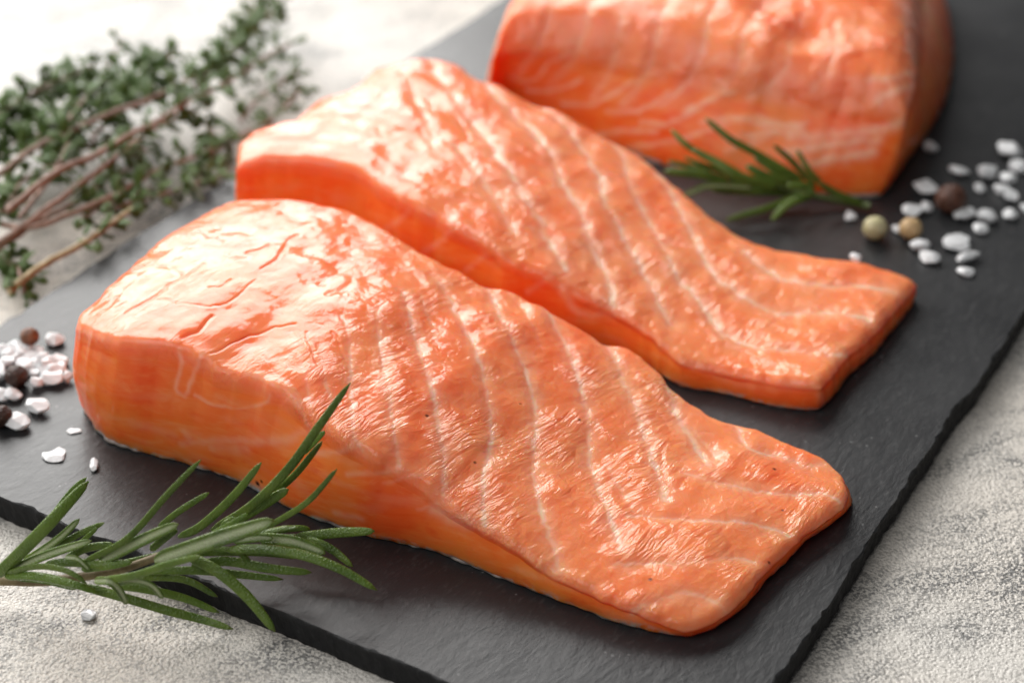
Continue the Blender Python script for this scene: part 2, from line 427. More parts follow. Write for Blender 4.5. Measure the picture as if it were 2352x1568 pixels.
    for d, w, s in WL:
        dd = np.maximum(d+wob*.35, 0); fat = np.maximum(fat, s*np.clip(.85+.45*noise(P1/3), 0, 1)*np.exp(-(dd/w)**2)); disp += .12*s*np.exp(-(d/w)**2)
    for d, w, s in CL: disp -= .32*s*np.exp(-(np.maximum(d+wob*.5, 0)/(w*.6))**2)
    lo = np.zeros(len(V))
    if loin_px is not None:
        cx, cy, cz, rad = loin_px; c = un(cx, cy, cz); dd = np.linalg.norm(V[:, :2]-c[:2], axis=1)*1000
        lo = 1/(1+np.exp((dd-rad)/3.0))
    te, no = np.array([math.cos(fib), math.sin(fib), 0]), np.array([-math.sin(fib), math.cos(fib), 0])
    G = np.c_[(P1@te)/7, (P1@no)/1.25, P1[:, 2]/3]+.35*noise(P1/9)[:, None]
    fibn = 1-np.abs(noise(G))*2
    msk = (1-lo)*(1-side_amt)*np.clip(.55+.9*noise(P1/11+4), .1, 1)
    disp += .055*fibn*msk
    disp += (.5*noise(P1/10+2)*(1-.35*lo)+.11*noise(P1/4.6+8)*(1-.4*lo))*(1-.6*side_amt)
    disp += .035*fbm(P1/2.3, 2)*(1-.7*side_amt)
    disp += .03*lo*(1-side_amt)*(np.minimum(np.abs(noise(np.c_[P1@te/9, P1@no/3.2, P1[:, 2]/9]+2.2)), .25)*4-.6)
    dirt = np.zeros(len(V))
    for (sx, sy, sr) in specks:
        c = on_surface([(sx, sy), (sx+1, sy+1)])[0]; dirt = np.maximum(dirt, np.clip(1.6-np.linalg.norm(V-c, axis=1)*1000/sr, 0, 1))
    low = np.clip(1-V[:, 2]*1000/2.2, 0, 1)
    fall = np.clip(V[:, 2]*1000/1.2, 0, 1); fall[keep] = 0
    thin = np.clip(V[:, 2]*1000/4, .35, 1)
    V2 = V+nn*(disp*fall*thin/1000)[:, None]
    V2[:, 2] = np.maximum(V2[:, 2], .0002)
    # ragged lower rim
    rr = noise(V*1000/2.6)*.45*low; V2[:, :2] += nn[:, :2]*(rr/1000)[:, None]
    skin = np.clip(1.25-V[:, 2]*1000/np.clip(1.5+noise(V*1000/9+seed)*1.3, .3, 3), 0, 1)*side_amt
    fat = np.maximum(fat, side_amt*.12*np.clip(noise(np.c_[P1[:, 0]/9, P1[:, 1]/9, P1[:, 2]/2.5])*1.8-.35, 0, 1))
    cen = V2[:n0].mean(0); cen[2] = 0
    Fq = np.vstack([Fc])
    tri = np.stack([prev, np.full(N, ci), prev[j]], 1)
    tri4 = np.c_[tri, tri[:, 2]]
    V2[ci, 2] = .0003
    tmp = mesh_obj('flesh', V2, Fq, M_SALMON, attrs={'fat': fat, 'skin': skin, 'cut': cut, 'loin': lo, 'dirt': dirt}, origin=cen, link=False)
    me = tmp.data; bpy.data.objects.remove(tmp)
    bm = bmesh.new(); bm.from_mesh(me)
    be = [e for e in bm.edges if e.is_boundary]
    bmesh.ops.edgeloop_fill(bm, edges=be) if be else None
    bm.to_mesh(me); bm.free()
    root = empty(name, cen)
    ob = bpy.data.objects.new('flesh', me); C.objects.link(ob); ob.parent = root
    # the grey skin left on the underside shows as a thin uneven rim
    B0 = V2[prev][::2]; M_ = len(B0); o2 = o[::2]; q = B0*1000
    e = (-.15+.6*noise(q/7+seed)+.25*noise(q/1.8+seed))[:, None]/1000
    e = np.clip(e, -.0004, .0008)
    rows = [B0+o2*(e-.0012)+[0, 0, .0009], B0+o2*(e+.0001)+[0, 0, .0006], B0+o2*(e+.00025)+[0, 0, .0002], B0+o2*e+[0, 0, -.0002]]
    SV = np.vstack(rows)-cen; k = np.arange(M_); k2 = (k+1) % M_
    SF = []
    for w_ in range(3): SF += np.stack([w_*M_+k, (w_+1)*M_+k, (w_+1)*M_+k2, w_*M_+k2], 1).tolist()
    SF += [list(range(M_)), list(range(3*M_, 4*M_))[::-1]]
    mesh_obj('skin', SV, SF, M_SKIN, root)
    return root, V2, nn

# photo positions (x, y, height mm) ------------------------------------
o8 = lambda x, y: (1567+.5*x, 784+.5*y)
o7 = lambda x, y: (827+.5*x, 643+.5*y)
o6 = lambda x, y: (137.8+.5004*x, 441+.5004*y)
o3 = lambda x, y: (1010.6+.5*x, .5*y)
o4 = lambda x, y: (1567+.5*x, .5*y)
o2 = lambda x, y: (514.5+.5004*x, 91.9+.5004*y)
S7 = lambda *a: [o7(*p) for p in a]
S8 = lambda *a: [o8(*p) for p in a]
S6 = lambda *a: [o6(*p) for p in a]
S3 = lambda *a: [o3(*p) for p in a]
S4 = lambda *a: [o4(*p) for p in a]
S2 = lambda *a: [o2(*p) for p in a]
f1, v1, n1 = salmon('salmon_fillet',
    F=[(170, 745, 23.5), (230, 768, 26), (300, 782, 27.5), (388, 790, 28), (463, 821, 26.8), (510, 852, 25.5), (563, 863, 25.8), (638, 893, 25.6), (678, 921, 24.5), (728, 969, 22.8),
       (827, 1028, 20.6), (927, 1083, 17.2), (1017, 1150, 13.2), (1107, 1210, 10.8), (1177, 1252, 9.4), (1262, 1309, 7.2), (1350, 1350, 6.2), (1452, 1396, 5.3), (1572, 1442, 3.6)],
    B=[(520, 462, 24), (580, 452, 25), (640, 450, 25.5), (700, 457, 25.5), (800, 482, 25), (880, 520, 24.5), (940, 560, 24), (1000, 592, 23), (1060, 618, 22), (1110, 650, 20.5), (1170, 664, 19.5),
       (1255, 707, 18), (1310, 737, 16), (1380, 775, 14), (1440, 795, 12.5), (1500, 842, 11), (1560, 895, 9.5), (1640, 950, 8), (1700, 970, 7.5), (1760, 987, 7), (1830, 1020, 6.5), (1900, 1052, 6), (1938, 1092, 5.5)],
    L=[(170, 745, 23.5), (182, 716, 24), (212, 690, 24.5), (262, 640, 25), (330, 582, 25.5), (390, 533, 25.5), (440, 503, 25), (520, 462, 24)],
    Rr=[(1572, 1442, 3.6), (1640, 1420, 4.5), (1705, 1366, 5), (1740, 1322, 5), (1802, 1268, 5), (1850, 1222, 5), (1900, 1185, 5), (1944, 1145, 5), (1938, 1092, 5.5)],
    FB=[(180, 935, 0), (215, 990, 0), (262, 1026, 0), (340, 1050, 0), (420, 1070, 0), (540, 1110, 0), (620, 1152, 0), (700, 1190, 0), (850, 1240, 0), (960, 1264, 0), (1040, 1290, 0), (1130, 1325, 0), (1210, 1358, 0),
        (1280, 1386, 0), (1350, 1410, 0), (1430, 1440, 0), (1520, 1459, 0), (1588, 1468, 0)],
    RB=[(1588, 1468, 0), (1650, 1441, 0), (1722, 1387, 0), (1745, 1352, 0), (1810, 1292, 0), (1850, 1244, 0), (1905, 1212, 0), (1958, 1168, 0), (1962, 1135, 0)],
    res=.23, rim=1.8, dome=1.2, bulge=1.2, tuck=.6, loin_px=(480, 640, 26, 34),
    dips=[(1330, 1060, 10, 14, -1.0), (760, 720, 26, 12, .9), (1560, 1150, 6, 9, .8)],
    seams=[
        (S6((1290, 560), (1335, 700), (1335, 880), (1342, 1080), (1385, 1180)), .45, .8),
        (S7((80, 150), (100, 330), (150, 600), (155, 720), (180, 850)), .5, .9),
        (S7((200, 60), (290, 370), (340, 520), (370, 700), (385, 850), (385, 1000)), .6, 1.),
        (S7((370, 0), (470, 200), (560, 400), (590, 560), (605, 700), (570, 900), (570, 1120)), .55, 1.),
        (S7((590, 40), (700, 260), (770, 440), (805, 600), (800, 800), (815, 1000), (880, 1180), (910, 1330)), .6, 1.),
        (S7((860, 130), (960, 330), (1020, 500), (1050, 660), (1060, 850), (1110, 980), (1200, 1240)), .65, 1.),
        (S7((1130, 260), (1200, 430), (1270, 600), (1330, 780), (1370, 880), (1400, 1000)), .8, 1.1),
        (S7((1410, 480), (1470, 640), (1530, 740), (1600, 850)), .8, 1.1),
        (S8((250, 390), (310, 490), (430, 520), (560, 560), (640, 560)), .5, .9),
        (S8((20, 600), (150, 640), (330, 680), (480, 690), (650, 700), (720, 730)), .5, .95),
        (S8((-250, 800), (0, 812), (150, 825), (300, 828), (420, 850), (490, 880)), .45, .85),
        (S8((-320, 1020), (-100, 1015), (100, 1005), (270, 985), (330, 1010)), .45, .65),
        (S8((-230, 1240), (-130, 1185), (0, 1158), (100, 1165), (200, 1235)), .6, .8),
        (S6((1180, 700), (1215, 850), (1250, 1000)), .45, .5),
        (S6((1060, 640), (1110, 780), (1140, 900), (1160, 1010)), .4, .4),
        (S7((280, 60), (320, 170), (350, 280)), .4, .45), (S7((690, 60), (760, 150), (830, 300)), .4, .35),
        (S8((-60, 300), (60, 420), (140, 520), (150, 640)), .5, .6), (S8((-350, 560), (-280, 680), (-220, 800)), .5, .5),
    ],
    wisps=[
        (S6((540, 715), (558, 800), (530, 895), (575, 935), (612, 850), (640, 765), (655, 740)), .42, .6),
        (S6((620, 930), (700, 972), (830, 992), (945, 965), (960, 930)), .35, .45),
        (S6((575, 1100), (600, 1140)), .8, .4), (S6((330, 1060), (430, 1085), (520, 1110)), 1.1, .25),
        (S6((560, 1150), (800, 1140), (1000, 1142), (1150, 1092)), .8, .4),
        (S6((700, 1170), (860, 1180)), 1.1, .4),
        (S6((1150, 1090), (1080, 960), (960, 870), (860, 840)), .5, .5),
        ([(722, 1042), (790, 1035), (812, 1020)], .6, .5), ([(800, 1088), (880, 1084), (920, 1078)], .5, .45),
        ([(880, 1110), (960, 1092), (1010, 1090)], .35, .3), ([(960, 1170), (1010, 1155)], .4, .5), ([(1000, 1170), (1050, 1195), (1080, 1200)], 1.2, .7),
        ([(770, 1178), (830, 1190)], .7, .4), ([(560, 1100), (640, 1140)], .8, .35),
        (S6((860, 820), (1020, 870), (1100, 960)), .7, .5), (S6((100, 640), (280, 680), (500, 700)), .6, .35),
    ],
    cracks=[
        (S6((570, 665), (640, 630), (700, 570)), .75, .9), (S6((930, 350), (1000, 300), (1050, 215), (1085, 200)), .7, .8),
        (S6((860, 275), (920, 255), (960, 240)), .7, .8), (S6((680, 435), (740, 425), (790, 400)), .5, .6),
        (S6((450, 490), (600, 515), (700, 525)), .3, .5), (S6((700, 520), (780, 500), (840, 450), (900, 400)), .45, .5),
        (S6((690, 740), (800, 690), (960, 630), (1080, 600)), .5, .7), (S6((1125, 640), (1150, 720), (1180, 790)), .5, .6),
        (S6((300, 560), (400, 500), (520, 420), (660, 330)), .7, .6), (S6((260, 480), (220, 520), (170, 560)), .8, .6),
        (S6((430, 330), (500, 350), (560, 380)), 1.0, .6), (S6((610, 190), (650, 180), (700, 200), (740, 220)), .9, .7),
        (S6((1200, 420), (1260, 380), (1340, 380), (1320, 440), (1230, 470)), 1.6, .6),
        (S6((1250, 640), (1310, 760)), .5, .5), (S6((930, 750), (1000, 840)), .4, .4),
        (S7((1480, 740), (1400, 760), (1390, 850), (1440, 960), (1500, 900)), .8, .5),
    ], specks=[o7(310, 620)+(.3,), o7(524, 835)+(.25,), o7(735, 570)+(.2,), o7(1005, 640)+(.25,), o7(1235, 900)+(.2,), o7(1335, 1378)+(.3,), o8(422, 585)+(.3,), o8(462, 775)+(.25,), o8(402, 1010)+(.25,), (590, 1110, .5), (600, 1104, .3)], seed=1)
tag(f1, 'raw orange salmon piece nearest the camera, whole, its thick end at the left', 'salmon')

f2, v2, n2 = salmon('salmon_fillet',
    F=[(540, 378, 23.5), (590, 364, 25), (640, 361, 25.5), (715, 364, 26), (815, 384, 26), (880, 428, 25.2), (955, 470, 24.4), (1035, 512, 23), (1115, 557, 21), (1165, 592, 19.5), (1240, 622, 17.5),
       (1291, 655, 15.5), (1401, 704, 12), (1461, 740, 10.5), (1511, 775, 9), (1567, 825, 7.2), (1667, 849, 6.4), (1767, 869, 7), (1887, 882, 7.6)],
    B=[(860, 154, 25), (900, 145, 26), (960, 132, 26.5), (1000, 130, 26.5), (1050, 145, 26), (1090, 173, 25), (1160, 192, 24), (1220, 230, 22), (1290, 252, 20.5), (1340, 285, 19), (1380, 308, 17.5), (1420, 325, 16.5),
       (1470, 350, 15), (1510, 380, 14), (1560, 430, 12), (1620, 480, 10.5), (1660, 510, 9.5), (1720, 545, 8.5), (1780, 565, 8), (1850, 578, 7.5), (1950, 594, 7), (2050, 617, 6), (2108, 645, 5)],
    L=[(540, 378, 23.5), (545, 338, 24), (562, 310, 24), (595, 294, 24), (645, 291, 24), (682, 266, 24.5), (722, 232, 24.5), (790, 214, 24.5), (860, 154, 25)],
    Rr=[(1887, 882, 7.6), (1918, 850, 7.5), (1945, 812, 7), (2005, 765, 6.5), (2045, 718, 6), (2075, 688, 5.5), (2108, 645, 5)],
    res=.3, rim=2.2, sw=1.5, dome=1.2, bulge=.9, off=.6, tuck=.6, loin_px=(800, 300, 25, 30),
    dips=[(700, 330, 25, 16, -.5), (1700, 720, 8, 15, -.6)],
    seams=[
        (S3((-80, 200), (30, 400), (150, 560), (260, 700), (350, 830), (420, 960), (480, 1060), (580, 1230)), .75, 1.05),
        (S3((0, 620), (100, 700), (180, 800), (280, 950), (340, 1060)), .6, .9),
        (S3((180, 350), (330, 520), (500, 680), (560, 830), (640, 960), (700, 1120), (780, 1300), (800, 1400)), .7, 1.1),
        (S3((440, 470), (560, 560), (640, 660), (720, 780), (760, 920), (830, 1050), (900, 1180), (980, 1330), (1060, 1480)), .6, 1.1),
        (S3((730, 620), (820, 680), (880, 850), (940, 980), (1020, 1110), (1080, 1250), (1180, 1370), (1300, 1540)), .6, 1.05),
        (S3((960, 740), (1050, 870), (1100, 960), (1150, 1060), (1220, 1200), (1290, 1290)) + S4((180, 1290), (330, 1390), (450, 1430), (700, 1430), (860, 1470)), .6, 1.1),
        (S4((280, 1150), (420, 1260), (560, 1300), (800, 1310), (980, 1340)), .6, 1.1),
        (S8((150, -60), (330, 20), (600, 40), (740, 60)), .5, .8),
        (S3((-180, 320), (-100, 480), (-20, 640)), .6, .6),
    ],
    wisps=[(S2((850, 780), (800, 830), (740, 862)), .6, .45), (S2((1050, 870), (990, 930), (920, 965)), .6, .45), (S2((1200, 990), (1120, 1055)), .6, .45),
           (S2((1500, 1090), (1400, 1150)), .6, .4), (S3((560, 1340), (650, 1440), (800, 1440)), .8, .5),
           (S8((0, 90), (300, 200), (600, 215), (650, 300)), .8, .35)],
    cracks=[(S2((850, 180), (880, 260)), .9, .8), (S2((900, 400), (960, 500)), 1.2, .7), (S2((560, 470), (620, 480)), .6, .6), (S2((300, 360), (500, 330)), .8, .5),
            (S2((1040, 330), (1100, 400), (1120, 460)), 1.2, .6), (S2((700, 400), (730, 450)), .8, .5)],
    seed=2)
tag(f2, 'raw orange salmon piece in the middle, lying between the other two', 'salmon')

f3, v3, n3 = salmon('salmon_fillet',
    F=[(1128, 92, 25), (1165, 72, 26), (1250, 72, 26.5), (1350, 84, 26.5), (1500, 112, 26.5), (1700, 152, 26.5), (1850, 178, 26), (1960, 196, 26), (2088, 215, 26)],
    B=[(1215, -80, 27), (1400, -115, 30), (1700, -145, 31), (1950, -150, 30), (2105, -140, 28)],
    L=[(1128, 92, 25), (1138, 50, 27), (1160, -5, 28), (1215, -80, 27)],
    Rr=[(2088, 215, 26), (2106, 150, 29), (2113, 80, 31), (2114, 0, 31), (2112, -80, 30), (2105, -140, 28)],
    FB=[(1112, 218, 0), (1250, 285, 0), (1400, 345, 0), (1515, 384, 0), (1620, 412, 0), (1700, 428, 0), (1800, 446, 0), (1900, 455, 0), (1970, 460, 0), (2030, 463, 0)],
    RB=[(2030, 463, 0), (2065, 410, 0), (2108, 352, 0), (2158, 280, 0), (2185, 215, 0), (2197, 130, 0), (2188, 50, 0), (2165, -30, 0)],
    res=.4, rim=10, wamp=.85, dome=4, bulge=1.2, off=2, tuck=1.0,
    dips=[(1760, 30, 31, 5, -3), (1850, 80, 31, 6, -3.0), (1950, 20, 31, 7, 2)],
    seams=[
        (S3((620, -80), (520, 0), (490, 90), (470, 170), (430, 250), (350, 345)), .7, .6),
        (S3((780, -60), (690, 30), (680, 120), (640, 210), (600, 290), (500, 400)), .7, .6),
        (S3((920, -40), (840, 60), (825, 150), (800, 240), (780, 330), (700, 450)), .7, .6),
        (S3((1080, -20), (1010, 80), (990, 190), (970, 280), (920, 380), (840, 480)), .7, .6),
        (S3((1300, -20), (1230, 90), (1210, 210), (1180, 300), (1120, 400), (1000, 490)), .7, .6),
        (S3((1500, 10), (1400, 130), (1385, 240), (1350, 330), (1280, 420)), .7, .5),
        (S4((560, 60), (500, 160), (490, 280), (440, 370), (300, 450)), .7, .5),
        (S4((800, 160), (700, 260), (680, 330), (600, 400)), .7, .5)],
    wisps=[(S3((330, 350), (400, 375), (460, 350), (500, 290), (620, 240)), 0.48, 0.84), (S3((400, 415), (480, 418), (560, 408), (640, 370)), 0.55, 0.90), (S3((560, 475), (700, 482), (790, 430), (880, 380)), 0.55, 0.90),
           (S3((770, 515), (900, 512), (1050, 430)), 0.55, 0.90), (S3((920, 562), (1050, 570), (1170, 510), (1260, 450), (1360, 420)), 0.55, 0.90),
           (S3((1090, 640), (1230, 600), (1400, 540), (1560, 560)), 0.48, 0.79), (S3((720, 620), (880, 600), (1000, 600)), 0.69, 0.68), (S3((820, 690), (1000, 660), (1150, 640)), 0.69, 0.56),
           (S4((0, 530), (60, 490), (200, 430)), 0.72, 0.85), (S4((90, 560), (250, 545), (400, 575), (570, 570)), 0.72, 0.85), (S4((200, 640), (400, 610), (560, 600)), 0.83, 0.75),
           (S4((500, 630), (700, 620), (900, 600), (1000, 560)), 1.24, 0.85), (S4((480, 700), (700, 660), (900, 640)), 1.24, 0.85), (S4((560, 750), (700, 730), (870, 700)), 1.24, 0.85), (S4((900, 460), (980, 430), (1050, 400)), 1.03, 0.85),
           (S4((860, 370), (960, 360), (1050, 340)), 0.93, 0.75), (S3((150, 230), (420, 180), (600, 230)), 0.62, 0.22), (S3((900, 380), (1100, 300), (1180, 260)), 0.62, 0.39), (S3((1180, 330), (1300, 260), (1400, 250)), 0.62, 0.34),
           (S3((500, 300), (640, 250), (760, 190)), 0.55, 0.34), (S4((150, 380), (300, 330), (500, 260)), 0.93, 0.28), (S3((1320, 700), (1450, 650), (1568, 600)), 0.69, 0.68)],
    cracks=[(S4((320, 60), (390, 100), (450, 40), (560, 10)), 1.6, 1.6), (S4((500, 120), (600, 170), (700, 180), (690, 120)), 1.6, 1.6), (S4((700, 0), (900, 30), (960, 40)), 1.2, 1.2), (S4((820, 260), (880, 320)), 1.5, 1.)],
    seed=3)
tag(f3, 'raw orange salmon piece farthest from the camera, cut off by the upper photo edge', 'salmon')

# ------------------------------------------------------------------ tubes and leaves
def tube(path, rad, mat, name, parent, sides=10, closed_tip=True, rough=0, link_origin=None):
    P = np.asarray(path, float); n = len(P); rad = np.broadcast_to(rad, (n,)).copy()
    T = np.gradient(P, axis=0); T /= np.linalg.norm(T, axis=1)[:, None]
    up = np.array([0, 0, 1.]); A = np.cross(T, up); A /= np.linalg.norm(A, axis=1)[:, None]+1e-9; Bn = np.cross(A, T)
    an = np.linspace(0, 2*np.pi, sides, endpoint=False)
    V = P[:, None]+(A[:, None]*np.cos(an)[None, :, None]+Bn[:, None]*np.sin(an)[None, :, None])*rad[:, None, None]
    V = V.reshape(-1, 3)
    if rough: V += nrng.normal(size=V.shape)*rough
    F = []
    for i in range(n-1):
        for k in range(sides):
            F.append([i*sides+k, (i+1)*sides+k, (i+1)*sides+(k+1) % sides, i*sides+(k+1) % sides][::-1])
    F.append(list(range(sides))); F.append([(n-1)*sides+k for k in range(sides)][::-1])
    return mesh_obj(name, V-np.asarray(link_origin if link_origin is not None else (0, 0, 0)), F, mat, parent)
PROF = []   # leaf section: rounded back, rolled margins, groove below; (x across, y up, paleness)
for a in np.linspace(0, np.pi, 13): PROF.append((math.cos(a)*1.0, math.sin(a)*.42, 0))
for x, y, p in ((-1.0, -.18, 0), (-.84, -.34, 0), (-.60, -.30, 0), (-.36, -.12, .55), (-.14, -.16, .9), (.14, -.16, .9), (.36, -.12, .55), (.60, -.30, 0), (.84, -.34, 0), (1.0, -.18, 0)): PROF.append((x, y, p))
PROF = np.array(PROF)
def leaf(parent, org, path, wpx, under=False, roll=0.0, mat=M_LEAF, scale=None, thick=1.0, name='leaf'):
    P = spline(pts(path), 22)
    s = np.linspace(0, 1, 22)
    depth = np.linalg.norm(P-CO, axis=1).mean()
    hw = wpx*.58*depth/F_PX
    wid = hw*np.clip((s/.10+.35), 0, 1)*np.sqrt(np.clip(1-((s-.5)/.52)**2*(s > .5)*.72, 0, 1))
    tipf = np.sqrt(np.clip(1-np.clip((s-.90)/.10, 0, 1)**2, 0.02, 1)); wid = wid*tipf
    T = np.gradient(P, axis=0); T /= np.linalg.norm(T, axis=1)[:, None]
    view = CO-P.mean(0); view /= np.linalg.norm(view)
    A = np.cross(T, view); A /= np.linalg.norm(A, axis=1)[:, None]
    N = np.cross(A, T); N *= np.sign(N@view)[:, None]; A = np.cross(N, T)
    if under: N = -N
    c, sn = math.cos(roll), math.sin(roll); A, N = A*c+N*sn, N*c-A*sn
    K = len(PROF)
    V = P[:, None]+(A[:, None]*PROF[None, :, :1]+N[:, None]*PROF[None, :, 1:2]*thick)*wid[:, None, None]
    V = V.reshape(-1, 3); n = 22
    V[:, 2] = np.maximum(V[:, 2], TZ+.0003)
    i = np.arange(n-1)[:, None]*K; k = np.arange(K)[None]; k2 = (k+1) % K
    F = np.stack([i+k, i+k2, i+K+k2, i+K+k], -1).reshape(-1, 4).tolist()
    F += [list(range(K))[::-1], [(n-1)*K+q for q in range(K)]]
    pale = np.tile(PROF[:, 2], n)*np.repeat(np.clip((1-s)*9, 0, 1), K)
    tip = np.repeat(np.clip((s-.95)/.05, 0, 1), K)
    o = mesh_obj(name, V-org, F, mat, parent, attrs={'pale': pale, 'tip': tip})
    return o
k6 = lambda x, y: (.293*x, 1010.6+.293*y)
k7 = lambda x, y: (459.4+.293*x, 854.4+.293*y)
k8 = lambda x, y: (1470+.2344*x, 229.7+.2344*y)
def Z(fn, *pz):
    return [fn(x, y)+(z,) for x, y, z in pz]
org1 = un(250, 1320, 0)
ros = empty('rosemary_sprig', org1)
tag(ros, 'fresh green rosemary sprig at the left front, leaning over the board edge', 'herb')
tube(spline(pts([(-60, 1334, -1.5), (0, 1332, -1.5), (100, 1334, 0), (200, 1322, 2.5), (290, 1303, 5), (380, 1272, 8), (480, 1246, 10), (560, 1230, 11)]), 40), np.linspace(.00105, .0006, 40), M_STEM, 'stem', ros, 12, rough=.00003, link_origin=org1)
LV = [
 (Z(k6, (-40, 1075, 2), (80, 960, 6), (350, 690, 14), (695, 320, 20)), 25, 0, .25),
 (Z(k6, (300, 760, 8), (540, 430, 14), (678, 292, 17)), 14, 0, .2),
 (Z(k6, (180, 960, 3), (450, 780, 8), (625, 615, 12)), 16, 1, .3),
 (Z(k6, (300, 920, 3), (500, 800, 7), (650, 720, 9), (818, 645, 12)), 13, 0, -.2),
 (Z(k6, (560, 860, 6), (680, 760, 9), (765, 682, 11)), 10, 0, 0),
 (Z(k6, (40, 1040, 3), (350, 905, 8), (720, 785, 12)), 18, 1, .2),
 (Z(k6, (520, 930, 4), (640, 860, 5), (760, 830, 6), (890, 815, 7)), 16, 0, .1),
 (Z(k6, (665, 950, 8), (1000, 770, 14), (1300, 440, 22), (1577, 150, 29)), 14.5, 0, .5),
 (Z(k6, (780, 950, 8), (1100, 790, 13), (1400, 655, 18)), 24, 1, .15),
 (Z(k6, (1180, 860, 10), (1300, 760, 13), (1390, 700, 15)), 15, 0, 0),
 (Z(k6, (1240, 690, 10), (1400, 560, 14), (1640, 410, 18)), 13, 0, .1),
 (Z(k7, (-170, 1290, 7), (0, 1210, 10), (250, 985, 18), (482, 705, 26)), 17, 0, .2),
 (Z(k7, (90, 1240, 9), (400, 1050, 16), (700, 750, 24), (900, 470, 31), (1180, 80, 39)), 19, 0, .35),
 (Z(k7, (800, 640, 24), (900, 540, 26), (978, 462, 28)), 13, 0, 0),
 (Z(k7, (520, 1000, 14), (750, 800, 21), (958, 540, 29)), 19, 0, .9),
 (Z(k7, (160, 1230, 11), (450, 1060, 15), (695, 915, 19)), 23, 0, .2),
 (Z(k7, (90, 1270, 11), (250, 1185, 14), (372, 1108, 16)), 12, 0, 0),
 (Z(k7, (480, 1230, 13), (620, 1160, 15), (850, 1010, 20), (1075, 757, 27)), 12.5, 0, .3),
 ([(355, 1288, 11), (440, 1258, 14), (500, 1237, 16), (565, 1216, 18), (631, 1194, 20)], 33, 1, .12),
 (Z(k7, (440, 1270, 9), (650, 1225, 10), (770, 1218, 10.5)), 14, 0, -.6),
 (Z(k7, (600, 1240, 8), (760, 1222, 8.5), (865, 1228, 8)), 13, 0, 0),
 (Z(k7, (730, 1300, 7), (1000, 1265, 8), (1200, 1250, 9), (1370, 1245, 9.5)), 20, 0, 0),
 (Z(k7, (260, 1320, 10), (440, 1298, 11), (575, 1300, 11)), 17, 1, 0),
 (Z(k7, (460, 1300, 9), (700, 1320, 10), (860, 1370, 9), (985, 1420, 8)), 24, 1, -.1),
 (Z(k7, (680, 1290, 6), (900, 1330, 7), (1050, 1400, 6), (1198, 1525, 4)), 17, 0, .2),
 (Z(k7, (200, 1390, 9), (500, 1385, 11), (800, 1430, 11), (1100, 1540, 9), (1390, 1708, 6)), 21, 0, -.5),
 (Z(k7, (100, 1385, 8), (280, 1400, 9), (380, 1480, 7), (428, 1548, 5)), 12, 0, 0),
 (Z(k6, (510, 915, 9), (600, 930, 9), (660, 980, 8), (702, 1022, 7)), 12, 1, .3),
 (Z(k6, (350, 975, 6), (550, 955, 7), (800, 975, 8), (1035, 950, 8)), 17, 0, 0),
 (Z(k6, (640, 1010, 6), (850, 985, 8), (1035, 955, 9)), 15, 0, 0),
 (Z(k6, (60, 1040, 4), (280, 990, 8), (480, 1010, 9), (610, 1070, 8), (682, 1132, 6)), 12, 0, .3),
 (Z(k6, (40, 1065, 3), (280, 1062, 6), (560, 1120, 6), (775, 1198, 4)), 17, 0, -.4),
 (Z(k6, (120, 1075, 1), (380, 1105, 2), (600, 1165, 2)), 13, 1, 0),
 (Z(k6, (790, 1100, 9), (1050, 1060, 12), (1300, 980, 15), (1575, 905, 18)), 15, 0, .2),
 (Z(k6, (740, 1100, 9), (850, 1105, 10), (930, 1170, 8), (995, 1285, 4)), 16, 1, .1),
 (Z(k6, (880, 1110, 8), (1060, 1100, 10), (1190, 1140, 9), (1278, 1242, 5)), 15, 1, -.4),
 (Z(k6, (640, 1140, 3), (1000, 1240, 1), (1300, 1330, -1), (1568, 1400, -3), (1830, 1480, -4)), 18, 0, 0),
 (Z(k6, (860, 1130, 5), (1150, 1170, 4), (1450, 1240, 1), (1720, 1350, -2)), 16, 0, .1),
 ([(430, 1275, 9), (500, 1312, 8), (570, 1372, 4), (632, 1450, -1)], 22, 0, .2),
 ([(440, 1300, 7), (520, 1288, 7), (620, 1305, 6), (716, 1314, 5)], 19, 0, 0),
 ([(330, 1310, 5), (460, 1310, 5), (560, 1320, 4), (650, 1330, 3)], 16, 0, 0),
 ([(300, 1325, 3), (420, 1330, 3), (500, 1370, 0)], 14, 0, .2),
 ([(360, 1280, 6), (460, 1268, 6), (600, 1268, 6), (690, 1280, 5)], 16, 0, 0),
 ([(250, 1300, 4), (330, 1282, 6), (420, 1262, 8)], 13, 0, 0),
]
for path, w, u_, ro in LV: leaf(ros, org1, path, w, bool(u_), ro)

